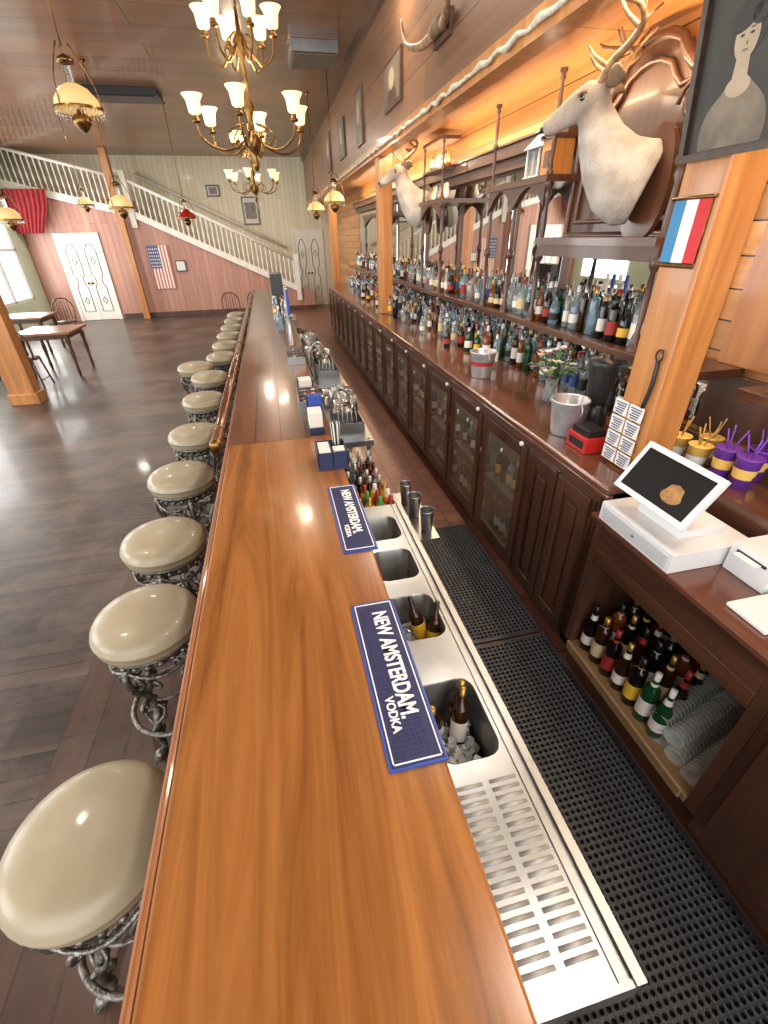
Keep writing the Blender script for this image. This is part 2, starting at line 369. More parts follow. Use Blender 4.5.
for i in range(4):
    for j in range(8):
        x=.305+i*.058;y=2.02+j*.072 if j<3 else 2.04+j*.09
        if j<3:
            q=[10,19,8,10,12,10,19,8,10,9,19,10][i*3+j]
            o.lathe([(0,0),(.025,0),(.026,.005),(.026,.13),(.021,.145)],q,14,(x,y,.70));o.lathe([(.021,.145),(.012,.16),(.012,.185),(0,.186)],[15,14,18,16][(i+j)%4],12,(x,y,.70))
            o.lathe([(.0265,.04),(.0265,.085)],[6,8,6,9][(i*2+j)%4],14,(x,y,.70))
        else: bottle(o,x,y,.562,.3,.027,random.choice([0,0,3,2]),random.choice([0,1,4,2]),random.choice([4,4,0]),1,10)
o.done("speed_rail_bottles")
o=MB(M_steel)
for (x,y,z,r) in ((.60,1.98,.762,.036),(.59,2.12,.762,.034),(.62,1.82,.762,.036)):
    o.lathe([(0,0),(r*.75,0),(r,.13),(r*1.03,.132),(r*.96,.12),(r*.72,.01),(0,.008)],0,18,(x,y,z))
o.box((.53,1.75,.755),(.67,2.25,.76));o.box((.53,1.75,.6),(.535,2.25,.755))
o.tube([(.54,1.8,0),(.54,1.8,.755)],.012,0,6);o.tube([(.65,2.2,0),(.65,2.2,.755)],.012,0,6)
o.done("cocktail_shakers")
e=empty("glass_station",(.42,4.2,0))
o=MB(M_steel,M_black,M_glass,M_plastic)
for (y0,y1,z) in ((2.85,3.9,.86),(4.0,5.4,.92),(5.5,7.0,.86)):
    o.box((.26,y0,z-.04),(.56,y1,z));o.box((.26,y0,z),(.27,y1,z+.12))
    for y in (y0+.04,y1-.04):
        for x in (.29,.53):o.tube([(x,y,0),(x,y,z)],.015,0,6)
    o.box((.28,y0,.35),(.54,y1,.37))
for (a,b,z) in ((2.92,3.16,.86),(4.15,4.45,.92),(5.9,6.3,.86)):
    for q in ((.31,.315),(.505,.51)):o.box((q[0],a,z),(q[1],b,z+.11),0)
    o.box((.315,a,z),(.505,a+.005,z+.11),0);o.box((.315,b-.005,z),(.505,b,z+.11),0);o.box((.315,a+.005,z+.01),(.505,b-.005,z+.05),1)
    for k in range(5):o.tube([(.33+k*.035,a+.03,z+.03),(.34+k*.03,a+.08,z+.2)],.004,0,6)
for i in range(44):
    x=random.uniform(.3,.53);y=random.choice([random.uniform(3.2,3.8),random.uniform(4.55,5.3),random.uniform(5.6,6.9)])
    z=.92 if 4<y<5.4 else .86
    o.lathe([(0,.002),(.026,.002),(.034,.11),(.037,.11),(.03,0)],random.choice([2,2,2,1,0]),10,(x,y,z))
for y in (3.0,4.6):
    o.tube(cr([(.3,y,.9),(.3,y,1.12),(.36,y,1.2),(.42,y,1.15),(.42,y,1.1)],5),.010,0,8)
    o.tube(cr([(.5,y+.1,.9),(.47,y+.12,1.0),(.5,y+.2,1.02),(.52,y+.3,.92)],5),.009,1,6)
o.done("station_body",parent=e)
# ---- items on bar right edge
e=empty("napkin_caddy",(.2,2.1,1.07))
M_cad=mat("caddy_blue",(30,40,76),rough=.4)
o=MB(M_black,M_paper,M_cad)
o.box((.115,2.03,1.071),(.265,2.2,1.09),2)
for a,b in (((.115,2.03),(.12,2.2)),((.26,2.03),(.265,2.2)),((.115,2.03),(.265,2.035)),((.115,2.195),(.265,2.2)),((.188,2.03),(.192,2.2))):
    o.box((a[0],a[1],1.09),(b[0],b[1],1.165),2)
o.box((.125,2.04,1.09),(.183,2.19,1.16),1);o.box((.197,2.06,1.09),(.255,2.12,1.16),1)
for k in range(14):
    a=k*.52;o.tube([(.225+.012*math.cos(a),2.16+.012*math.sin(a),1.09),(.225+.022*math.cos(a),2.16+.022*math.sin(a),1.27)],.0028,0 if k%2 else 1,6)
o.done("caddy_body",parent=e)
def boxy(name,parts,mats,bevel=.003):
    o=MB(*mats)
    for a,b,m in parts:o.box(a,b,m)
    return o.done(name,bevel=bevel)
boxy("menu_stack",[((.11,2.53,1.069),(.2,2.66,1.11),0),((.115,2.535,1.11),(.195,2.655,1.2),1),((.13,2.68,1.069),(.21,2.73,1.26),2),((.12,2.75,1.069),(.20,2.80,1.24),0)],[M_cad,M_paper,M_blue])
M_lime=mat("lime_wedges",(120,160,60),(180,200,110),sc=60,rough=.4);M_cher=mat("cherries",(150,20,24),(90,8,12),sc=80,rough=.2);M_oran=mat("orange_slices",(226,130,40),(236,176,90),sc=60,rough=.4)
def tray(x0,x1,y0,y1):
    o=MB(M_steel,M_black,M_lime,M_cher,M_oran,M_paper);z=1.069
    o.box((x0,y0,z),(x1,y1,z+.01),0)
    for a,b in (((x0,y0),(x0+.006,y1)),((x1-.006,y0),(x1,y1))):o.box((a[0],a[1],z+.01),(b[0],b[1],z+.07),0)
    n=4;w=(y1-y0)/n
    for i in range(n+1):
        yy=min(y0+i*w,y1-.006);o.box((x0+.006,yy,z+.01),(x1-.006,yy+.006,z+.07),0)
    for i in range(n):
        for k in range(26):
            q=.009;M=T(random.uniform(x0+.02,x1-.02),random.uniform(y0+i*w+.018,y0+(i+1)*w-.012),z+random.uniform(.02,.06))@RX(random.uniform(0,180))@RY(random.uniform(0,180))
            o.lathe([(0,-q),(q*.8,-q*.5),(q,0),(q*.8,q*.5),(0,q)],2+i,6,(0,0,0),M)
    o.tube([(x1,y0,z+.072),(x1,y1,z+.072)],.005,1,6);o.done("condiment_tray")
tray(.08,.23,2.95,3.3)
boxy("napkin_holder",[((.1,3.5,1.069),(.22,3.62,1.08),0),((.1,3.5,1.08),(.106,3.62,1.15),0),((.214,3.5,1.08),(.22,3.62,1.15),0),((.11,3.505,1.08),(.21,3.615,1.135),1)],[M_black,M_paper])
tray(.06,.22,4.3,4.7)
o=MB(M_steel,M_blue,M_plastic)
for i,y in enumerate((5.2,5.32,5.44,5.56)):
    o.lathe([(0,0),(.03,0),(.03,.01),(.018,.02),(.016,.28),(.02,.3),(0,.31)],0,12,(.15,y,1.069))
    o.tube([(.15,y,1.33),(.22,y,1.33),(.23,y,1.27)],.009,0,8)
    o.box((.135,y-.025,1.38),(.165,y+.025,1.62),1 if i%2==0 else 2)
o.done("beer_tap_tower",bevel=.004)
o=MB(*BM)
for k in range(26):
    yy=6.0+k*.17
    if 6.85<yy<7.35: continue
    rbottle(o,random.uniform(.0,.2),yy,1.069,(.2,.3))
o.done("condiment_bottles")
boxy("register_terminal",[((.0,6.9,1.4),(.16,7.3,1.66),0),((.06,7.05,1.069),(.1,7.15,1.42),0),((.0,6.98,1.069),(.16,7.22,1.09),0)],[M_black])
# ---- rubber mats with holes
def rubbermat(x0,x1,y0,y1):
    p=.026;nx=int((x1-x0)/p);ny=int((y1-y0)/p);z=.018;r=.0088
    o=MB(M_rub,M_rub2);px=(x1-x0)/nx;py=(y1-y0)/ny
    o.box((x0,y0,.001),(x1,y1,.004),1)
    sq=[(1,0),(1,1),(0,1),(-1,1),(-1,0),(-1,-1),(0,-1),(1,-1)]
    for i in range(nx):
        for j in range(ny):
            cx=x0+(i+.5)*px;cy=y0+(j+.5)*py
            ou=[(cx+a*px/2,cy+b*py/2,z) for a,b in sq]
            inn=[(cx+r*math.cos(k*math.pi/4),cy+r*math.sin(k*math.pi/4),z+.002) for k in range(8)]
            lo=[(q[0],q[1],.004) for q in inn]
            o.add(ou+inn+lo,[(k,(k+1)%8,8+(k+1)%8,8+k) for k in range(8)]+[(8+k,8+(k+1)%8,16+(k+1)%8,16+k) for k in range(8)],0)
    for a,b in (((x0-.02,y0-.02),(x0,y1+.02)),((x1,y0-.02),(x1+.02,y1+.02)),((x0,y0-.02),(x1,y0)),((x0,y1),(x1,y1+.02))):
        o.box((a[0],a[1],.001),(b[0],b[1],.016),0)
    o.done("rubber_floor_mat")
rubbermat(.58,1.31,-.7,1.62);rubbermat(.60,1.31,1.68,2.86)
# ---- back bar lower cabinets
XF=1.352
e=empty("back_bar_cabinet",(1.75,5.5,0))
M_inner=mat("fridge_interior",(110,100,86),rough=.6)
M_dglass=mat("door_glass",(120,114,100),(150,142,124),sc=3,rough=.05,spec=1,coat=1,alpha=.3)
o=MB(M_dark,M_darkY,M_ctop,M_inner)
o.box((XF+.06,1.5,0),(2.19,12,.1),1)
o.box((XF+.30,1.5,.1),(2.19,12,1.06),3)
o.box((XF,1.5,.1),(XF+.3,1.53,1.06),0);o.box((XF,1.5,.1),(XF+.3,12,.13),1);o.box((XF+.01,1.5,1.0),(XF+.3,12,1.06),1)
o.done("carcass",parent=e)
o=MB(M_ctop);o.box((XF-.03,1.45,1.07),(2.19,12,1.11));o.box((XF-.015,1.45,1.04),(XF+.02,12,1.07));o.done("counter_top",parent=e,bevel=.01)
o=MB(M_dark,M_dglass,M_plastic,M_brass,M_darkY)
def wdoor(y0,y1):
    o.box((XF-.002,y0,.13),(XF+.02,y1,1.0),0)
    for b in ((y0,y0+.06),(y1-.06,y1)):o.box((XF-.02,b[0],.13),(XF-.003,b[1],.999),0)
    for z in ((.13,.2),(.93,1.0)):o.box((XF-.018,y0+.061,z[0]),(XF-.003,y1-.061,z[1]-.001),0)
    o.box((XF-.012,y0+.09,.24),(XF-.003,y1-.09,.89),0)
def gdoor(y0,y1):
    for b in ((y0,y0+.06),(y1-.06,y1)):o.box((XF-.02,b[0],.13),(XF+.01,b[1],1.0),0)
    for z in ((.13,.22),(.92,1.0)):o.box((XF-.018,y0+.061,z[0]),(XF+.01,y1-.061,z[1]),0)
    o.box((XF-.004,y0+.06,.22),(XF+.002,y1-.06,.92),1)
    o.tube([(XF-.03,y1-.03,.55),(XF-.045,y1-.03,.6),(XF-.045,y1-.03,.72),(XF-.03,y1-.03,.77)],.006,3,6)
    o.lathe([(0,0),(.014,.0),(.016,.01),(.01,.02),(0,.022)],2,10,(XF-.03,y0+.03,1.02),RY(-90))
wdoor(1.55,1.82);wdoor(1.84,2.11)
o.box((XF,1.52,.13),(XF+.02,1.55,1.0),0);o.box((XF,2.11,.13),(XF+.02,2.16,1.0),0)
y=2.16;fr=[]
while y<11.3:
    gdoor(y,y+.60);o.box((XF-.005,y+.6,.13),(XF+.02,y+.64,1.0),0);fr.append(y);y+=.64
o.done("cabinet_doors",parent=e,bevel=.004,seg=1)
o=MB(*BM)
for y in fr[:9]:
    for z in (.14,.55):
        for k in range(6):
            bottle(o,XF+.1,y+.09+k*.085,z,.24 if z<.5 else .22,.028,random.choice([0,1,2,2,3]),random.choice([0,1,5,0,4]),random.randrange(5),0,8)
o.done("chilled_bottles",parent=e)
o=MB(M_steel)
for y in fr[:9]:o.box((XF+.03,y+.02,.535),(XF+.28,y+.6,.545))
o.done("fridge_shelf",parent=e)
# near section (open shelf)
e=empty("open_shelf_cabinet",(1.7,.4,0))
M_lip=wood("worn_lip",(120,92,60),(164,134,94),'Y',10,.5,.1)
M_lint=wood("light_interior",(130,98,66),(166,128,90),'Y',8,.6,0)
o=MB(M_darkY,M_lip,M_lint,M_ctop,M_dark)
NF=1.30
o.box((NF+.05,-2,0),(2.19,1.44,.17),0)
o.box((NF,.60,.17),(2.0,1.44,.21),1)
o.box((1.95,.60,.21),(2.0,1.44,.80),2)
o.box((NF,1.40,.17),(2.0,1.44,.98),4)
o.box((NF,.55,.17),(2.0,.60,.98),4)
o.box((NF+.001,.60,.76),(NF+.03,1.40,.974),0)
o.box((NF,-2,.1),(2.0,.55,.98),4)
o.box((NF-.02,-1.9,.2),(NF,.5,.9),4);o.box((NF-.012,.62,.17),(NF,1.40,.225),1)
o.box((NF,.6,.8),(2.0,1.4,.84),0)
o.box((NF-.03,-2,.975),(2.19,1.45,1.0),3)
o.box((1.68,-2,1.0),(2.19,1.45,1.15),3)
o.done("shelf_body",parent=e,bevel=.004,seg=1)
o=MB(*BM)
cl=[(4,0,0),(2,1,1),(4,2,3),(2,0,1),(4,4,0),(2,0,3),(4,3,4),(3,0,0),(4,1,1),(2,2,0)]
k=0
for r in range(4):
    for j in range(7):
        y=1.345-j*.082-(r%2)*.035
        if y<.84+r*.03:continue
        g,l,c=cl[k%10];k+=1
        if r==0 and y<.95: g,l,c=1,0,2
        hh=.31 if r%2 else .29
        bottle(o,NF+.065+r*.115,y,.211,hh,.034,g,l,c,(k*2)%3,14);o.lathe([(.018,hh*.70),(.0135,hh*.80)],6+l,12,(NF+.065+r*.115,y,.212))
o.done("liquor_bottles",parent=e)
M_cup=mat("clear_cup",(214,220,218),rough=.12,alpha=.38,spec=.8)
o=MB(M_cup)
for j in range(3):
    for z in range(2 if j<2 else 1):
        M=T(NF+.04,.81-j*.083+z*.03,.252+z*.072)@RY(84)@RX(-14)
        for q in range(16):
            o.lathe([(.040,q*.021),(.0415,q*.021+.003),(.040,q*.021+.006),(.034,q*.021+.03)],0,18,(0,0,0),M)
        o.lathe([(.037,.34),(.028,.43),(0,.43)],0,18,(0,0,0),M)
o.done("plastic_cups",parent=e)
# ---- posts + hangings
def post(y,z0):
    o=MB(M_orange);o.box((1.5,y,z0),(1.68,y+.19,2.96));o.done("wood_post",bevel=.012)
post(1.52,1.111);post(6.8,1.111);post(12.05,0)
slab("trim_bulkhead",(1.5,-2,3.02),(1.56,17.7,4.2),M_bulk)
slab("trim_soffit",(1.6,-2,2.98),(2.2,17.7,3.02),M_orPl)
slab("trim_beam",(1.47,-2,2.9),(1.6,17.7,3.02),M_orange)
slab("trim_cornice",(1.44,-2,4.08),(1.5,17.7,4.2),M_darkY)
M_gar=mat("garland_white",(226,220,204),(180,176,156),sc=40,rough=.8,bump=.6)
o=MB(M_gar)
y=-1.0
while y<12:
    pts=[(1.447,y+t*.12,2.95-.012*math.sin(t*math.pi/10*9)) for t in range(11)]
    o.tube(pts,[.010+.005*((q*7)%3) for q in range(11)],0,7);y+=1.2
o.done("garland")
def vflag(name,cols,y0,y1,z0,z1,x):
    ms=[mat("cloth_%s_%d"%(name,i),c,rough=.8) for i,c in enumerate(cols)]+[M_brass,LAB[5]]
    o=MB(*ms);n=len(cols);w=(y1-y0)/n
    for i in range(n):o.box((x-.006,y1-(i+1)*w,z0),(x-.002,y1-i*w,z1),i)
    o.tube([(x-.008,y0-.012,z1),(x-.008,y1+.012,z1)],.006,n,8)
    for k in range(22):
        yy=y0+(y1-y0)*k/21;o.tube([(x-.004,yy,z0),(x-.004,yy,z0-.018)],.002,n,4)
    for yy in (y0,y1):
        o.tube([(x-.004,yy,z0),(x-.004,yy,z1)],.0025,n,4)
    o.done(name)
vflag("hanging_flag",[(64,130,176),(226,228,228),(196,54,58)],1.535,1.70,1.965,2.165,1.498)
# portrait
e=empty("framed_portrait",(1.46,1.5,2.3))
M_sepD=mat("sepia_dark",(34,29,25),(50,43,36),sc=8,rough=.5)
M_sepL=mat("sepia_skin",(172,154,128),(156,138,112),sc=8,rough=.5)
M_sepM=mat("sepia_dress",(122,110,92),(94,84,70),sc=12,rough=.5)
M_sepH=mat("sepia_hair",(22,18,15),rough=.5)
M_gold=mat("dark_gilt",(66,50,36),(44,32,24),sc=30,rough=.35,metal=.2)
FR=Matrix(((0,0,-1,1.49),(-1,0,0,1.715),(0,1,0,2.27),(0,0,0,1)))@RX(8)@Matrix.Scale(.72,4)
o=MB(M_gold,M_sepD,M_sepL,M_sepM,M_sepH)
W,H=.50,.60
for a,b in (((0,0),(W,.03)),((0,H-.03),(W,H)),((0,.03),(.03,H-.03)),((W-.03,.03),(W,H-.03))):
    o.box((a[0],a[1],0),(b[0],b[1],.03),0,FR)
o.box((.03,.03,0),(W-.03,H-.03,.008),1,FR)
def ell(cx,cy,rx,ry,z,m,n=28,rot=0):
    ps=[(cx+rx*math.cos(2*math.pi*k/n)*math.cos(rot)-ry*math.sin(2*math.pi*k/n)*math.sin(rot),cy+rx*math.cos(2*math.pi*k/n)*math.sin(rot)+ry*math.sin(2*math.pi*k/n)*math.cos(rot)) for k in range(n)]
    o.ext(ps,.0006,m,FR@T(0,0,z))
sh=cr([(.09,.035,0),(.085,.10,0),(.11,.17,0),(.17,.225,0),(.21,.26,0),(.28,.26,0),(.33,.225,0),(.39,.17,0),(.415,.10,0),(.41,.035,0)],5)
o.ext([(p[0],p[1]) for p in sh][::-1],.0006,3,FR@T(0,0,.0085))
ell(.245,.41,.085,.10,.0086,4);o.ext([(.205,.22),(.285,.22),(.275,.34),(.215,.34)],.0006,2,FR@T(0,0,.0092));ell(.245,.235,.06,.035,.0093,2)
ell(.245,.385,.056,.075,.0098,2);ell(.225,.445,.07,.038,.0104,4,rot=.35);ell(.285,.44,.035,.03,.0104,4,rot=-.6)
for q in (.222,.266):
    ell(q,.392,.010,.0045,.0106,4);ell(q,.408,.013,.0022,.0106,4)
ell(.246,.345,.014,.005,.0106,3);ell(.25,.366,.005,.008,.0105,3)
o.done("portrait_frame",parent=e)
o=MB(M_paper,M_black,LAB[3],LAB[2])
for r in range(4):
    for c in range(2):
        y1=1.72-c*.095+.01;z1=1.42-r*.075
        o.box((1.485,y1-.085,z1-.066),(1.49,y1,z1),0);
        for k in range(5):o.box((1.4835,y1-.078+.004*k,z1-.015-k*.011),(1.485,y1-.01-.006*(k%3),z1-.010-k*.011),1 if k%2 else 2)
o.done("sticker_cards")
o=MB(M_black);o.tube(cr([(1.49,1.56,1.62),(1.49,1.555,1.52),(1.49,1.57,1.42)],4),[.008]*9,0,8);o.tube([(1.49,1.56+.018*math.cos(k*.7),1.64+.022*math.sin(k*.7)) for k in range(9)],.004,0,6,closed=True)
o.tube(cr([(1.49,1.57,1.42),(1.49,1.60,1.36),(1.49,1.58,1.3),(1.49,1.55,1.36),(1.49,1.57,1.42)],4),.003,0,5);o.done("bottle_opener")
# ---- POS register
e=empty("cash_register",(1.42,1.2,1.0))
o=MB(M_plastic,M_black,mat("pos_grey",(176,178,180),rough=.4),M_steel)
o.box((1.27,1.0,1.002),(1.62,1.40,1.085),0);o.box((1.265,1.02,1.015),(1.27,1.38,1.07),2);o.box((1.36,1.08,1.085),(1.56,1.30,1.12),0)
o.lathe([(0,0),(.007,0),(.007,.004),(0,.004)],3,10,(1.264,1.19,1.045),RY(-90))
o.done("register_base",parent=e,bevel=.012)
o=MB(M_plastic,mat("screen_black",(14,15,18),rough=.3,spec=.25),mat("screen_logo",(150,110,60),(90,64,36),sc=30,rough=.4,emit=(150,110,60),es=.25))
SM=Matrix(((0,.55,-.835,1.285),(-1,0,0,1.385),(0,.835,.55,1.175),(0,0,0,1)))
o.box((0,0,-.018),(.36,.215,0),0,SM);o.box((.022,.022,0),(.338,.193,.002),1,SM)
lg=[(.24+.045*math.cos(2*math.pi*k/24),.075+.026*math.sin(2*math.pi*k/24)) for k in range(24)];o.ext(lg,.0006,2,SM@T(0,0,.002))
o.ext([(.20,.08),(.28,.08),(.27,.115),(.24,.125),(.21,.115)],.0006,2,SM@T(0,0,.0021))
o.done("register_screen",parent=e,bevel=.006)
o=MB(M_plastic);o.box((1.38,1.14,1.11),(1.46,1.26,1.27),0);o.done("screen_stand",parent=e,bevel=.01)
o=MB(M_plastic,M_paper,M_black);o.box((1.5,.83,1.002),(1.66,.99,1.12),0);o.box((1.495,.855,1.09),(1.5,.965,1.1),2);o.box((1.47,.87,1.092),(1.5,.955,1.095),1);o.done("receipt_printer",bevel=.015,seg=3)
o=MB(M_paper);o.box((1.34,.68,1.002),(1.55,.82,1.016),0);o.box((1.36,.70,1.016),(1.52,.81,1.022),0);o.done("paper_stack",bevel=.004)
# ---- counter props
M_galv=mat("galvanized",(196,200,204),(168,172,178),sc=12,rough=.3,metal=.6)
def bucket(x,y,r,h,name="ice_bucket",lab=None):
    o=MB(M_galv,LAB[2],M_paper)
    o.lathe([(0,0),(r*.72,0),(r*.76,.01),(r*.97,h-.01),(r*1.04,h),(r*1.02,h+.006),(r*.95,h),(r*.72,.02),(0,.018)],0,28,(x,y,1.11))
    if lab: o.lathe([(r*.895,h*.5),(r*.935,h*.66)],lab,28,(x,y,1.11))
    for s in (-1,1):
        o.tube([(x,y+s*(r*.98+.02*math.sin(k*math.pi/6)),1.11+h*.82+.03*math.cos(k*math.pi/6)) for k in range(7)],.004,0,6)
    o.done(name)
bucket(1.50,2.08,.10,.19);bucket(1.53,3.3,.10,.19,lab=1)
o=MB(M_red,M_black,M_steel);o.box((1.43,1.79,1.112),(1.56,1.95,1.19),0);o.box((1.427,1.81,1.13),(1.43,1.93,1.17),1);o.box((1.445,1.805,1.19),(1.545,1.935,1.225),1)
o.done("card_printer",bevel=.01)
o=MB(M_black,mat("smoked_jar",(60,62,64),rough=.1,trans=.4,ior=1.3));o.lathe([(0,0),(.07,0),(.075,.02),(.06,.11),(.05,.13),(0,.13)],0,20,(1.72,2.15,1.11));o.lathe([(.045,.13),(.06,.16),(.075,.34),(.078,.35),(.07,.35),(.055,.17),(0,.15)],1,20,(1.72,2.15,1.11));o.lathe([(.08,.35),(.08,.375),(.03,.38),(.03,.40),(0,.40)],0,20,(1.72,2.15,1.11));o.box((1.705,2.22,1.24),(1.735,2.245,1.43),0);o.done("blender")
o=MB(M_glass,mat("leaf_green",(62,104,50),(40,76,36),sc=30,rough=.6),mat("petal_yellow",(226,190,90),rough=.6),mat("petal_white",(232,226,212),rough=.6),mat("petal_purple",(120,70,140),rough=.6))
fx,fy=1.72,2.62
o.lathe([(0,0),(.04,0),(.05,.05),(.035,.11),(.045,.15),(.04,.15),(.03,.11),(0,.02)],0,16,(fx,fy,1.11))
for k in range(56):
    a=random.uniform(0,6.28);r=random.uniform(.02,.14);z=1.11+random.uniform(.2,.36)-r*.5
    o.tube(cr([(fx,fy,1.2),(fx+r*.4*math.cos(a),fy+r*.4*math.sin(a),z-.06),(fx+r*math.cos(a),fy+r*math.sin(a),z)],3),.0025,1,4)
    if k%3:
        for q in range(6):
            b=q*1.05;M=T(fx+r*math.cos(a),fy+r*math.sin(a),z)@RZ(math.degrees(b))@RY(-30)
            o.add([(0,0,0),(.015,.011,.002),(.034,0,.0),(.015,-.011,.002)],[(0,1,2,3)],2+k%3,True,M)
        o.lathe([(0,-.004),(.007,0),(0,.008)],2,8,(fx+r*math.cos(a),fy+r*math.sin(a),z))
    else:
        M=T(fx+r*math.cos(a),fy+r*math.sin(a),z)@RZ(math.degrees(a))
        o.add([(0,0,0),(.03,.02,.005),(.08,0,-.02),(.03,-.02,.005)],[(0,1,2,3)],1,True,M)
o.done("flower_bouquet")
M_yel=mat("yellow_cup",(224,184,96),rough=.4);M_pur=mat("purple_cup",(108,56,158),rough=.35);M_straw=mat("straw_brown",(170,130,70),rough=.5)
o=MB(M_yel,M_pur,M_straw,M_plastic)
for i,(x,y,m) in enumerate(((1.80,1.62,0),(1.80,1.50,0),(1.92,1.56,0),(1.80,1.37,1),(1.80,1.27,1),(1.92,1.32,1))):
    z=1.111 if y>1.46 else 1.151
    o.lathe([(0,0),(.034,0),(.048,.13),(.052,.133),(.046,.135),(0,.13)],m,20,(x,y,z))
    o.lathe([(.0388,.045),(.0448,.09)],3 if m==0 else 0,20,(x-.002,y,z))
    for k in range(3):
        a=k*2.1+i;o.tube([(x,y,z+.1),(x+.04*math.cos(a),y+.04*math.sin(a),z+.22)],.0035,2 if m==0 else 1,6)
o.done("souvenir_cups")
# ---- shelves & bottles
e=empty("back_bar_shelving",(2.05,5,1.11))
o=MB(M_darkY,M_dark,M_mirror,M_orange)
o.box((1.874,1.75,1.455),(2.19,12,1.495),0)
o.box((1.874,-1.5,1.455),(2.19,1.50,1.495),0)
o.box((2.17,-1.5,1.16),(2.199,12,1.455),1)
segs=[(3.45,4.2),(4.35,5.5),(5.65,6.7),(6.9,8.3),(8.45,9.9),(10.0,11.9)]
o.box((2.17,2.0,1.495),(2.195,12,2.6),1)
o.box((2.17,-1.5,1.495),(2.195,1.9,2.3),3)
for a,b in segs:
    o.box((2.165,a,1.55),(2.17,b,2.50),2)
o.box((2.165,2.28,1.55),(2.17,3.35,1.98),2)
o.box((2.165,1.9,1.18),(2.17,12,1.44),2)
o.box((1.95,-1.5,1.80),(2.17,1.5,1.83),0)
o.box((2.05,3.45,2.6),(2.19,12,2.68),1);o.box((2.1,3.45,2.52),(2.19,12,2.6),1);o.box((2.03,3.45,2.68),(2.19,12,2.70),0)
o.done("shelf_case",parent=e,bevel=.004,seg=1)
o=MB(M_dark,M_darkY)
def spindle(x,y,z0,z1,r=.02):
    h=z1-z0
    base_=[(1.5,0),(1.5,.03),(.8,.05),(1.1,.08),(.6,.12),(.9,.3),(.6,.45),(1.3,.48),(1.3,.52),(.6,.55),(.9,.72),(.6,.88),(1.1,.92),(.8,.95),(1.5,.97),(1.5,1)]
    o.lathe([(r*a,b*h) for a,b in base_],0,10,(x,y,z0))
for y in (2.22,3.38,3.84,4.28,5.55,6.25,8.35,9.95):
    spindle(1.93,y,1.495,2.36,.022)
def arch(y0,y1,zt,x=1.90,dep=.04,drop=.16):
    n=12;W=y1-y0
    top=[(0,0),(W,0)];low=[]
    for k in range(n+1):
        t=k/n;low.append((W-W*t,-drop+ (drop-.03)*math.sin(math.pi*t)))
    o.ext(top+low,dep,0,Matrix(((0,0,1,x),(1,0,0,y0),(0,1,0,zt),(0,0,0,1))))
for y0,y1 in ((3.38,3.84),(3.84,4.28),(5.55,6.25),(8.35,9.95)):
    arch(y0,y1,2.38)
o.box((1.88,3.34,2.36),(2.17,4.34,2.40),1);o.box((1.88,5.5,2.36),(2.17,6.28,2.40),1);o.box((1.88,8.3,2.36),(2.17,10,2.40),1)
for y in (3.38,4.28,5.55,6.2,8.35):
    spindle(1.92,y,2.40,2.92,.016)
for (y0,y1) in ((5.55,6.22),):
    o.box((1.9,y0,2.66),(2.1,y1,2.68),1)
    o.box((1.9,y0,2.90),(2.1,y1,2.93),1)
o.box((1.88,2.2,2.0),(2.17,3.38,2.04),1)
o.box((1.91,2.2,1.93),(1.95,3.38,2.0),0)
o.done("spindle_arches",parent=e)
o=MB(M_paper,LAB[1],M_orange,M_steel,M_glass)
for k in range(9):
    y=5.62+k*.07;o.lathe([(0,0),(.035,0),(.04,.05),(.02,.1),(.02,.14),(0,.15)],k%5,10,(2.0,y,2.40))
for k in range(7):
    y=5.62+k*.09;o.lathe([(0,0),(.03,0),(.03,.1),(.01,.14),(0,.16)],(k+2)%5,10,(2.0,y,2.68))
o.done("display_trinkets",parent=e)
o=MB(M_plastic,M_glass,mat("pale_blue_tin",(196,206,206),rough=.4))
o.box((1.95,3.62,2.402),(2.09,3.82,2.42),2)
for x in (1.96,2.07):
    for y in (3.63,3.80):o.box((x,y,2.42),(x+.012,y+.012,2.58),2)
o.box((1.975,3.645,2.42),(2.068,3.798,2.58),1);o.add([(1.94,3.61,2.58),(2.1,3.61,2.58),(2.1,3.83,2.58),(1.94,3.83,2.58),(2.0,3.69,2.66),(2.04,3.69,2.66),(2.04,3.75,2.66),(2.0,3.75,2.66)],[(0,1,5,4),(1,2,6,5),(2,3,7,6),(3,0,4,7),(4,5,6,7),(3,2,1,0)],2)
o.tube([(2.02,3.72+.03*math.cos(k*.5),2.69+.03*math.sin(k*.5)) for k in range(13)],.004,2,6);o.done("decorative_lantern",parent=e)
o=MB(M_orange,M_dark);o.box((1.95,3.42,2.402),(2.1,3.57,2.60),0);o.box((1.93,3.41,2.60),(2.12,3.58,2.625),1);o.box((1.945,3.46,2.45),(1.95,3.53,2.54),1);o.done("wooden_crate_house",parent=e)
def bottlerow(name,xs,y0,y1,z,step=.088,hs=(.24,.31),gw=None,skip=()):
    o=MB(*BM)
    for x in xs:
        y=y0
        while y<y1:
            if random.random()<.94 and not any(a<y<b for a,b in skip): rbottle(o,x+random.uniform(-.015,.015),y+random.uniform(-.015,.015),z,hs,gw)
            y+=step
    o.done(name)
bottlerow("liquor_bottles",(1.99,2.09),2.3,11.5,1.496,.105,(.21,.29))
bottlerow("liquor_bottles",(1.95,2.07),2.95,11.5,1.111,.11,(.24,.30))
bottlerow("liquor_bottles",(1.78,),3.6,11.5,1.111,.2,(.20,.30))
bottlerow("liquor_bottles",(1.98,2.08),2.05,2.9,1.111,.10,(.24,.30))
bottlerow("liquor_bottles",(1.62,),4.4,9,1.111,.4,(.18,.28))
bottlerow("liquor_bottles",(1.93,2.05),.3,1.40,1.496,.09,(.2,.26),[0,0,5,3])
o=MB(M_glass)
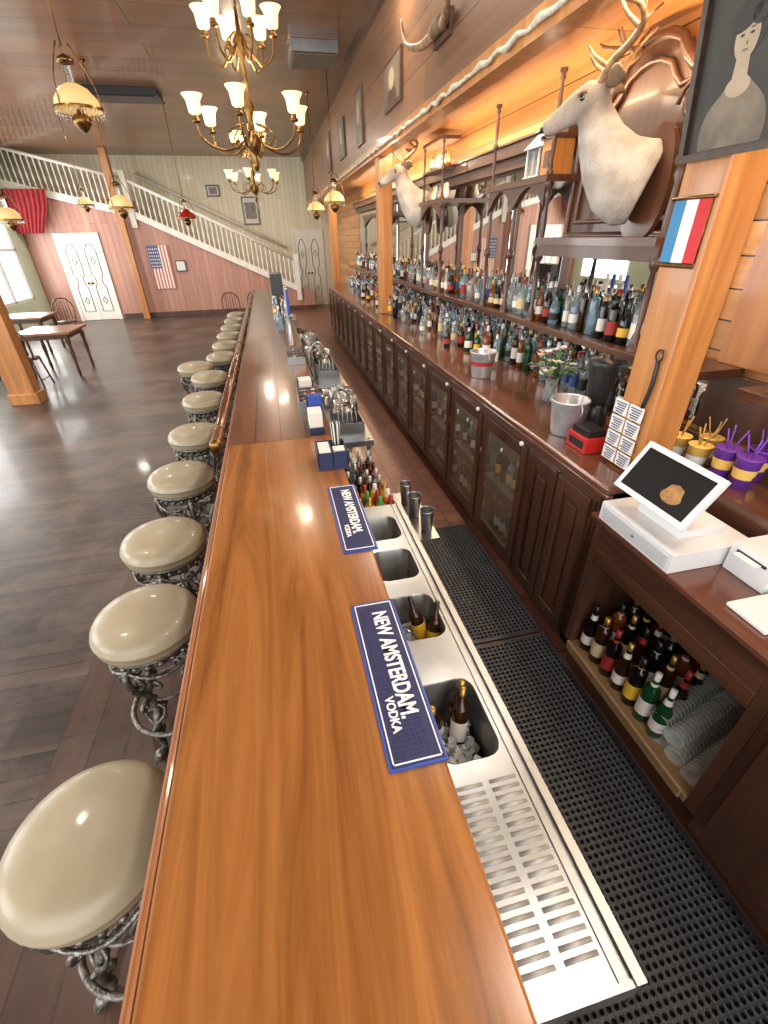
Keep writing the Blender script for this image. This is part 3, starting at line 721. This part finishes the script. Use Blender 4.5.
for i in range(3):
    for j in range(9):
        o.lathe([(0,.002),(.028,.002),(.034,.10),(.037,.10),(.031,0)],0,12,(1.93+i*.085,1.12-j*.1,1.151))
for j in range(14):
    o.lathe([(0,.002),(.028,.002),(.034,.10),(.037,.10),(.031,0)],0,12,(2.05,1.4-j*.1,1.831))
o.done("drinking_glasses")
# ---- carved panel behind deer
e=empty("carved_panel",(2.1,2.85,2.04))
o=MB(M_dark,M_darkY)
Mx=Matrix(((0,0,1,2.12),(1,0,0,2.27),(0,1,0,2.045),(0,0,0,1)))
cp=[(0,0),(1.1,0),(1.1,.55),(1.05,.66),(.95,.70),(.86,.69),(.80,.74),(.74,.82),(.64,.86),(.55,.87),(.46,.86),(.36,.82),(.30,.74),(.24,.69),(.15,.70),(.05,.66),(0,.55)]
o.ext(cp,.05,0,Mx)
ed=[(2.11,2.27+a,2.045+b) for a,b in cp];o.tube(ed+[ed[0]],.024,1,8)
inn=[(2.105,2.27+.55+(a-.55)*.82,2.045+.4+(b-.4)*.80) for a,b in cp];o.tube(inn+[inn[0]],.014,1,8)
for s in (-1,1):
    sp=[]
    for k in range(26):
        t=k/25;an=t*9;rr=.09*(1-.8*t);sp.append((2.10,2.82+s*(.36-rr*math.cos(an)),2.60+rr*math.sin(an)))
    o.tube(sp,.012,1,6)
o.done("panel_body",parent=e)
# ---- deer heads
M_antl=mat("antler_bone",(160,130,98),(112,86,60),sc=24,rough=.6,bump=.4)
M_furd=mat("deer_fur_dark",(130,108,84),(100,82,64),sc=14,rough=.9,bump=.5,bsc=120)
M_eye=mat("glass_eye",(14,10,8),rough=.05,coat=1)
M_nose=mat("deer_nose",(40,34,32),rough=.35)
M_plq=wood("plaque",(60,34,22),(90,54,34),'Z',9,.3,.4)
def furmat(pt):
    m=mat("deer_fur",(188,184,177),(160,152,142),sc=9,rough=.9,bump=.6,bsc=120);nt=m.node_tree;N=nt.nodes.new;L=nt.links.new
    b=nt.nodes["Principled BSDF"];src=b.inputs["Base Color"].links[0].from_socket
    g=N("ShaderNodeNewGeometry");d=N("ShaderNodeVectorMath");d.operation='DISTANCE';d.inputs[1].default_value=pt;L(g.outputs["Position"],d.inputs[0])
    r=N("ShaderNodeMapRange");r.inputs["From Min"].default_value=.06;r.inputs["From Max"].default_value=.20;r.inputs["To Min"].default_value=.8;r.inputs["To Max"].default_value=0;L(d.outputs["Value"],r.inputs[0])
    mx=N("ShaderNodeMix");mx.data_type='RGBA';L(r.outputs[0],mx.inputs[0]);L(src,mx.inputs[6]);mx.inputs[7].default_value=lin((98,84,72));L(mx.outputs[2],b.inputs["Base Color"])
    return m
def loft(o,C,W,H,up,m,n=16):
    P=[Vector(c) for c in C];vs=[];k=len(P)
    for i in range(k):
        t=(P[min(i+1,k-1)]-P[max(i-1,0)]).normalized();s=t.cross(Vector(up)).normalized();u=s.cross(t).normalized()
        for j in range(n):
            a=2*math.pi*j/n;vs.append(P[i]+s*W[i]*math.cos(a)+u*H[i]*math.sin(a))
    fs=[(i*n+j,i*n+(j+1)%n,(i+1)*n+(j+1)%n,(i+1)*n+j) for i in range(k-1) for j in range(n)]
    fs+=[tuple(range(n-1,-1,-1)),tuple((k-1)*n+j for j in range(n))]
    o.add(vs,fs,m,True)
def deer(loc,yaw,sc):
    e=empty("mounted_deer_head",loc);W=T(*loc)@RZ(yaw)@Matrix.Scale(sc,4)
    def fin(o,name,rem=0,W=W):
        o.v=[tuple(W@Vector(v)) for v in o.v];ob=o.done(name,parent=e)
        if rem:
            r=ob.modifiers.new("r","REMESH");r.mode='VOXEL';r.voxel_size=rem*sc;r.use_smooth_shade=True
            s=ob.modifiers.new("s","SMOOTH");s.iterations=5;s.factor=.6
        return ob
    o=MB(furmat(tuple(W@Vector((.40,0,.35)))))
    loft(o,[(-.0,0,-.10),(.06,0,-.08),(.14,0,-.04),(.22,0,.04),(.29,0,.14),(.33,0,.23),(.35,0,.29)],[.13,.15,.145,.12,.095,.08,.07],[.19,.225,.21,.165,.125,.10,.08],(0,0,1),0,20)
    loft(o,[(.29,0,.30),(.33,0,.325),(.39,0,.32),(.45,0,.295),(.51,0,.262),(.565,0,.232),(.605,0,.212),(.62,0,.203)],[.05,.076,.084,.072,.055,.048,.044,.028],[.06,.084,.088,.076,.060,.052,.044,.026],(0,0,1),0,18)
    fin(o,"head_and_neck",.010)
    o=MB(M_furd,M_furd,M_eye,M_nose,M_antl)
    for s in (-1,1):
        er=[(.30,s*.06,.36),(.27,s*.11,.385),(.245,s*.17,.395),(.235,s*.215,.39)]
        c=cr(er,4);n=len(c);o.tube(c,[.012+.034*math.sin((i/(n-1))*math.pi)**.8 if i<n-1 else .002 for i in range(n)],1,10,sq=.35)
        o.lathe([(0,-.017),(.012,-.012),(.017,0),(.012,.012),(0,.017)],2,12,(.42,s*.068,.322))
        o.tube(cr([(.395,s*.070,.34),(.42,s*.077,.347),(.445,s*.068,.335)],4),.008,1,6)
        o.lathe([(0,-.006),(.008,0),(0,.006)],2,8,(.618,s*.022,.214))
        b=[(.34,s*.035,.385),(.30,s*.085,.45),(.22,s*.17,.50),(.18,s*.26,.55),(.22,s*.35,.59),(.33,s*.39,.61)]
        c=cr(b,5);n=len(c);o.tube(c,[.024-.014*i/(n-1) for i in range(n)],4,8)
        for (i0,tip) in ((4,(.43,s*.07,.53)),(13,(.30,s*.20,.655)),(17,(.15,s*.34,.66)),(21,(.32,s*.28,.665)),(10,(.11,s*.16,.62)),(23,(.42,s*.44,.655))):
            p=c[i0];q=Vector(tip);mid=(p+q)/2+Vector((.02,s*.015,.0));o.tube(cr([tuple(p),tuple(mid),tip],4),[.015-.0012*k for k in range(9)],4,6)
    o.lathe([(0,-.02),(.018,-.012),(.026,0),(.018,.012),(0,.02)],3,12,(.622,0,.212),RY(20))
    o.tube(cr([(.60,.036,.176),(.626,0,.174),(.60,-.036,.176)],4),.004,3,6)
    fin(o,"antlers_and_features")
    o=MB(M_plq);ps=[]
    for k in range(28):
        a=2*math.pi*k/28;r=1+.10*math.cos(2*a);ps.append((.17*math.cos(a),.29*math.sin(a)*r))
    o.ext(ps,.03,0,Matrix(((0,0,1,0),(1,0,0,0),(0,1,0,-.08),(0,0,0,1))));fin(o,"plaque",0,T(*loc))
deer((2.06,2.60,2.36),143,.93)
deer((2.06,6.52,2.42),171,.95)
# ---- horns and pictures on bulkhead
o=MB(M_antl,M_dark,M_furd)
o.box((1.47,4.25,3.28),(1.5,4.6,3.42),1)
for s in (-1,1):
    c=cr([(1.46,4.42+s*.05,3.36),(1.40,4.42+s*.28,3.33),(1.34,4.42+s*.52,3.40),(1.34,4.42+s*.66,3.58)],6);n=len(c);o.tube(c,[.038-.03*i/(n-1) for i in range(n)],0,10)
o.tube([(1.46,4.30,3.36),(1.44,4.42,3.37),(1.46,4.54,3.36)],.05,2,10)
o.done("mounted_longhorns")
def pic(y,z,w,h,colr,x=1.5):
    o=MB(M_dark,mat("print_paper",colr,(90,80,64),sc=6,rough=.6),M_sepL)
    o.box((x-.03,y,z),(x-.002,y+w,z+h),0);o.box((x-.034,y+.03,z+.03),(x-.03,y+w-.03,z+h-.03),1)
    MM=Matrix(((0,0,-1,x-.034),(-1,0,0,y+w/2),(0,1,0,z+h/2),(0,0,0,1)))
    o.ext([(.16*w*math.cos(k*.5236),.22*h*math.sin(k*.5236)+.08*h) for k in range(12)],.002,2,MM);o.ext([(-.3*w,-.40*h),(.3*w,-.40*h),(.22*w,-.14*h),(-.22*w,-.14*h)],.001,0,MM)
    o.done("framed_picture")
pic(5.6,3.2,.7,.38,(120,96,70));pic(7.6,3.15,.5,.6,(130,116,94));pic(9.2,3.2,.6,.5,(110,110,100));pic(11,3.2,.6,.6,(130,120,94))
o=MB(M_dark,M_black);o.tube([(1.47,2.2,3.62),(1.47,3.3,3.62)],.012,1,8);o.ext([(0,0),(.35,.03),(.35,.07),(0,.09),(-.35,.02),(-.35,-.1)],.03,0,Matrix(((0,0,1,1.455),(-1,0,0,2.2),(0,1,0,3.56),(0,0,0,1))));o.done("mounted_rifle")
# ---- chandeliers
def shade(o,x,y,z,s,m=1):
    o.lathe([(.018*s,0),(.045*s,.015*s),(.05*s,.05*s),(.055*s,.09*s),(.078*s,.125*s),(.082*s,.13*s),(.074*s,.122*s),(.048*s,.085*s),(.04*s,.05*s),(.0,.02*s)],m,16,(x,y,z))
def chand(x,y,z,s=1,tiers=((6,.46,0,0),(6,.27,.55,.5))):
    o=MB(M_brass,M_shade)
    o.lathe([(0,-.28),(.02,-.26),(.035,-.22),(.015,-.18),(.05,-.13),(.075,-.07),(.045,-.02),(.02,.02),(.025,.1),(.05,.16),(.02,.22),(.018,.45),(.05,.52),(.06,.56),(.02,.62),(.015,.75)],0,16,(x,y,z),Matrix.Scale(s,4))
    o.tube([(x,y,z+.7*s),(x,y,4.16)],.008,0,8);o.lathe([(.0,-.06),(.03,-.05),(.07,0),(0,0)],0,16,(x,y,4.2))
    for n,R,dz,ph in tiers:
        for k in range(n):
            a=2*math.pi*(k+ph)/n+.35;c,sn=math.cos(a),math.sin(a)
            P=lambda r,h:(x+r*s*c,y+r*s*sn,z+(dz+h)*s)
            o.tube(cr([P(.03,.0),P(.12,-.10),P(.28*R/.46,-.14),P(R*.92,-.08),P(R,.03)],6),.009*s,0,7)
            o.tube(cr([P(.05,.05),P(.16*R/.46,.02),P(.22*R/.46,-.05),P(.18*R/.46,-.1),P(.13*R/.46,-.06)],5),.006*s,0,6)
            o.lathe([(0,.0),(.03*s,.005*s),(.035*s,.02*s),(.02*s,.03*s),(.02*s,.05*s)],0,10,P(R,.02))
            q=P(R,.07);shade(o,q[0],q[1],q[2],s)
    o.done("chandelier")
    l=D.lights.new("bulb","POINT");l.energy=30;l.color=(1,.82,.60);l.shadow_soft_size=.12;lo=D.objects.new("chandelier_bulb_light",l);lo.location=(x,y,z+.35*s);bpy.context.collection.objects.link(lo)
chand(.02,5.15,2.86,1.0);chand(-.05,10.8,2.95,1.0)
M_dome=mat("cream_dome",(216,190,140),rough=.4,emit=(255,204,120),es=.45)
def hang(x,y,z,s=1,red=False):
    o=MB(M_brass,M_red if red else M_dome,M_glass,M_shade)
    o.lathe([(.05,.17),(.11,.14),(.17,.07),(.19,0),(.195,-.01),(.185,0),(.16,.06),(.10,.13)],1,24,(x,y,z),Matrix.Scale(s,4))
    o.lathe([(.198,-.012),(.20,.0),(.198,.012)],0,24,(x,y,z),Matrix.Scale(s,4))
    o.lathe([(0,-.16),(.03,-.14),(.07,-.10),(.08,-.06),(.05,-.03),(.03,-.02),(.03,0)],0,16,(x,y,z),Matrix.Scale(s,4))
    o.lathe([(.03,0),(.045,.04),(.03,.1),(.028,.28)],2,12,(x,y,z),Matrix.Scale(s,4))
    o.lathe([(.0,.36),(.06,.33),(.07,.30),(.02,.31)],0,12,(x,y,z),Matrix.Scale(s,4))
    for k in range(3):
        a=k*2.09;o.tube(cr([(x+.19*s*math.cos(a),y+.19*s*math.sin(a),z),(x+.16*s*math.cos(a),y+.16*s*math.sin(a),z+.2*s),(x+.05*s*math.cos(a),y+.05*s*math.sin(a),z+.42*s)],4),.006*s,0,6)
    if not red:
        for k in range(30):
            a=k*2*math.pi/30;o.tube([(x+.19*s*math.cos(a),y+.19*s*math.sin(a),z-.01),(x+.185*s*math.cos(a),y+.185*s*math.sin(a),z-.06*s)],.004,2,4)
    o.tube([(x,y,z+.4*s),(x,y,4.19)],.006,0,6);o.lathe([(0,-.04),(.05,0),(0,0)],0,12,(x,y,4.2));o.done("hanging_lamp")
hang(-1.32,5.2,2.98,.92);hang(-2.12,9.18,2.52,.95);hang(-3.86,9.48,2.39,.95);hang(-1.47,11.4,2.45,.9,True);hang(-3.43,12,2.71,.8)
hang(1.2,8.8,2.55,.9);hang(1.05,10.4,2.5,.9)
boxy("ceiling_vent",[((.65,7.9,4.08),(1.25,8.6,4.2),0)]+[((.68,7.95+k*.08,4.065),(1.22,8.0+k*.08,4.08),1) for k in range(8)],[M_steel,M_inner])
boxy("ceiling_speaker_panel",[((-2.6,10.4,4.1),(-1.4,11.0,4.2),0),((-2.55,10.45,4.09),(-1.45,10.95,4.1),0)],[M_black])
# ---- stair wall and staircase
o=MB(M_pink)
YS=16.6
pr=[(-6.6,0),(1.4,0),(1.4,.55),(.7,.75),(-3.6,2.75),(-6.6,3.45)]
o.ext(pr,.1,0,Matrix(((1,0,0,0),(0,0,-1,YS+.1),(0,1,0,0),(0,0,0,1))));o.done("wall_stair",center=False)
slab("baseboard_stair",(-4.6,YS-.03,0),(1.4,YS,.14),M_dark)
e=empty("staircase",(-2,16.5,0))
o=MB(M_white,M_orange)
def zl(x):return .75+(.7-x)*(2.0/4.3) if x>-3.6 else 2.75+(-3.6-x)*(.7/3.0)
for (xa,xb) in ((.9,-3.6),(-3.6,-6.6)):
    za,zb=zl(xa),zl(xb)
    o.add([(xa,YS-.06,za-.1),(xb,YS-.06,zb-.1),(xb,YS-.06,zb+.08),(xa,YS-.06,za+.08),(xa,YS+.0,za-.1),(xb,YS+.0,zb-.1),(xb,YS,zb+.08),(xa,YS,za+.08)],[(0,1,2,3),(7,6,5,4),(3,2,6,7),(0,4,5,1),(0,3,7,4),(1,5,6,2)],0)
    o.tube([(xa,YS-.03,za+.8),(xb,YS-.03,zb+.8)],.045,0,8)
x=.8
while x>-6.55:
    z=zl(x);o.lathe([(.024,0),(.024,.12),(.014,.16),(.028,.3),(.016,.42),(.02,.55),(.022,.62),(.022,.8)],0,6,(x,YS-.03,z+.02));x-=.135
for xx in (.9,-3.6):
    o.box((xx-.07,YS-.1,max(0,zl(xx)-.35)),(xx+.07,YS+.04,zl(xx)+.98),0)
for k in range(22):
    x=.8-k*.205;z=zl(x);o.box((x-.21,YS+.1,z-.28),(x,17.69,z-.02),1)
o.box((-6.6,YS+.1,3.0),(-3.7,17.69,3.1),1)
o.tube([(-3.5,17.6,3.75),(.7,17.6,1.8)],.04,0,8)
o.done("stair_rail_and_steps",parent=e)
o=MB(M_orange);o.box((-3.98,16.3,0),(-3.8,16.48,4.2));o.done("wood_post",bevel=.01)
o=MB(M_orange,M_dark);o.box((-4.0,7.62,0),(-3.66,7.84,4.2),0);o.box((-4.03,7.59,0),(-3.63,7.87,.16),0);o.done("wood_post",bevel=.01)
def ddoor(name,x0,x1,y,h,leaves=2):
    e=empty(name,((x0+x1)/2,y,0))
    o=MB(M_white,M_black,M_brass);w=(x1-x0)/leaves
    o.box((x0-.09,y-.05,0),(x0,y-.002,h),0);o.box((x1,y-.05,0),(x1+.09,y-.002,h),0);o.box((x0-.09,y-.05,h),(x1+.09,y-.002,h+.1),0)
    for i in range(leaves):
        a=x0+i*w+.005;b=a+w-.01;o.box((a,y-.035,.01),(b,y-.002,h),0)
        p=[(a+.1,.25),(a+.1,.9),(a+.16,1.0),(a+.16,1.15),(a+.1,1.25),(a+.1,h-.35),(a+.18,h-.18),(b-.18,h-.18),(b-.1,h-.35),(b-.1,1.25),(b-.16,1.15),(b-.16,1.0),(b-.1,.9),(b-.1,.25)]
        o.tube([(q[0],y-.04,q[1]) for q in p],.010,1,6,closed=True)
        cx=(a+b)/2
        for zz in (.55,1.6):
            o.tube([(cx,y-.04,zz-.1),(cx+.055,y-.04,zz),(cx,y-.04,zz+.1),(cx-.055,y-.04,zz)],.010,1,6,closed=True)
        o.lathe([(0,0),(.03,.01),(.035,.03),(0,.05)],2,10,((b-.05) if i==0 else (a+.05),y-.04,1.02),RX(90))
    o.done("door_leaf",parent=e)
ddoor("door_1",-5.75,-4.75,YS,2.2);ddoor("door_2",.98,1.85,17.7,2.2,2)
e=empty("wall_flag",(-3.1,16.5,.8))
ms=[mat("flag_red",(186,108,100),rough=.8),mat("flag_white",(230,222,212),rough=.8),mat("flag_blue",(90,98,134),rough=.8)]
o=MB(*ms)
for k in range(13):
    x=-3.45+k*.045;o.box((x,16.56,.8),(x+.045,16.565,1.95),k%2)
o.box((-3.45,16.555,1.35),(-3.13,16.56,1.95),2)
for i in range(5):
    for j in range(6):
        ox,oz=-3.42+i*.06,1.39+j*.09;o.box((ox,16.552,oz),(ox+.025,16.555,oz+.035),1)
o.done("flag_cloth",parent=e)
o=MB(M_dark,M_paper);o.box((-2.75,16.56,1.25),(-2.45,16.59,1.55),0);o.box((-2.72,16.55,1.28),(-2.48,16.56,1.52),1);o.done("framed_picture")
M_pblu=mat("print_muted",(96,104,120),(150,140,120),sc=9,rough=.6)
for x,z,w,h in ((-1.55,3.2,.4,.3),(-.55,2.45,.5,.75)):
    o=MB(M_dark,M_paper,M_pblu);o.box((x,17.66,z),(x+w,17.69,z+h),0);o.box((x+.04,17.65,z+.04),(x+w-.04,17.66,z+h-.04),1)
    o.box((x+.08,17.645,z+h*.22),(x+w-.08,17.65,z+h*.8),2);o.done("framed_picture")
o=MB(mat("red_curtain",(150,40,44),(118,28,34),sc=10,rough=.8))
n=60;vs=[]
for k in range(n+1):
    x=-6.58+k*.018
    for z in (2.3,2.9,3.3):vs.append((x-(.0 if z>3 else .1*k/n)-(.3*k/n if z<2.5 else 0),16.25+.035*math.sin(k*.9),z))
o.add(vs,[(k*3+j,(k+1)*3+j,(k+1)*3+j+1,k*3+j+1) for k in range(n) for j in range(2)],0,True);o.done("window_curtain")
def table(x,y):
    o=MB(wood("table_top",(120,84,54),(150,108,72),'X',7,.3,.3),M_dark)
    o.box((x-.45,y-.45,.72),(x+.45,y+.45,.76),0);o.box((x-.38,y-.38,.64),(x+.38,y+.38,.72),1)
    for sx in (-1,1):
        for sy in (-1,1):o.lathe([(.02,0),(.03,.08),(.022,.2),(.035,.4),(.025,.5),(.04,.6),(.04,.66)],1,10,(x+sx*.36,y+sy*.36,0))
    o.done("dining_table",bevel=.006)
def chair(x,y,r):
    o=MB(M_dark);W=T(x,y,0)@RZ(r)
    o.lathe([(0,.44),(.2,.44),(.21,.455),(.2,.47),(0,.475)],0,20)
    for sx in (-1,1):
        for sy in (-1,1):o.tube([(sx*.19,sy*.19,0),(sx*.14,sy*.14,.45)],[.014,.018],0,8)
        o.tube([(sx*.17,-.17,.12),(sx*.17,.17,.12)],.009,0,6)
    o.tube(cr([(-.18,.14,.46),(-.21,.2,.75),(-.1,.24,.92),(.1,.24,.92),(.21,.2,.75),(.18,.14,.46)],6),.015,0,8)
    for k in range(-2,3):o.tube([(k*.06,.17,.47),(k*.055,.235,.92-abs(k)*.02)],.008,0,6)
    o.v=[tuple(W@Vector(v)) for v in o.v];o.done("dining_chair")
table(-3.95,9.6);chair(-4.1,8.7,180);chair(-4.75,9.5,100);chair(-4.9,13.0,20);table(-5.2,11.8);chair(-1.0,12.6,10);chair(-.55,12.9,-30)
# ---- camera
th,ps,ro,f=0.5558,0.2146,-0.0211,444.39
h=Vector((math.sin(ps),math.cos(ps),0));F=math.cos(th)*h-math.sin(th)*Vector((0,0,1));R=Vector((math.cos(ps),-math.sin(ps),0));U=math.sin(th)*h+math.cos(th)*Vector((0,0,1))
R2=math.cos(ro)*R+math.sin(ro)*U;U2=-math.sin(ro)*R+math.cos(ro)*U
cd=D.cameras.new("camera");cd.sensor_fit='VERTICAL';cd.sensor_height=24;cd.lens=f*24/1024;cd.clip_start=.02
cam=D.objects.new("camera",cd);bpy.context.collection.objects.link(cam)
M=Matrix((R2,U2,-F)).transposed().to_4x4();M.translation=Vector((0,0,2.07));cam.matrix_world=M
bpy.context.scene.camera=cam
# ---- lights
w=D.worlds.new("sky");bpy.context.scene.world=w;w.use_nodes=True;bg=w.node_tree.nodes["Background"];bg.inputs[0].default_value=(.95,.97,1,1);bg.inputs[1].default_value=1.6
def area(name,loc,rot,sx,sy,en,col,shape='RECTANGLE'):
    l=D.lights.new(name,"AREA");l.shape=shape;l.size=sx
    if shape=='RECTANGLE' or shape=='ELLIPSE':l.size_y=sy
    l.energy=en;l.color=col
    ob=D.objects.new(name,l);ob.location=loc;ob.rotation_euler=[math.radians(a) for a in rot];bpy.context.collection.objects.link(ob)
for i,(a,b) in enumerate(wy):
    area("window_daylight",(-6.55,(a+b)/2,1.95),(0,-90,0),2.4,2.3,150,(1,.98,.95))  # area light set inside each left window opening
area("window_daylight",(-1.0,-1.9,2.2),(80,0,0),6,3,170,(1,.97,.93))  # added fill panel behind the camera, no window modelled there
for x,y,e_ in ((-2.6,3.0,45),(-2.6,7.5,45),(-2.6,12.5,60),(-.5,14.5,70),(1.2,.6,30),(1.2,2.6,32),(1.2,5.5,36),(-4.8,14.5,60)):
    area("ceiling_downlight",(x,y,4.17),(0,0,0),.28,.28,e_,(1,.91,.78),'DISK')  # added fill lamps under the ceiling, without any fittings
area('cornice_strip_light',(1.98,5.5,2.73),(0,-135,0),.04,12,62,(1,.70,.40))
area('cooler_strip_light',(XF+.06,6.5,.99),(0,20,0),.03,9,14,(1,.92,.8))
area("backbar_strip_light",(1.75,3.5,2.95),(0,15,0),.12,7,95,(1,.77,.50))
area("backbar_strip_light",(1.75,9.5,2.95),(0,15,0),.12,5,72,(1,.77,.50))
bpy.context.scene.view_settings.view_transform='Standard'
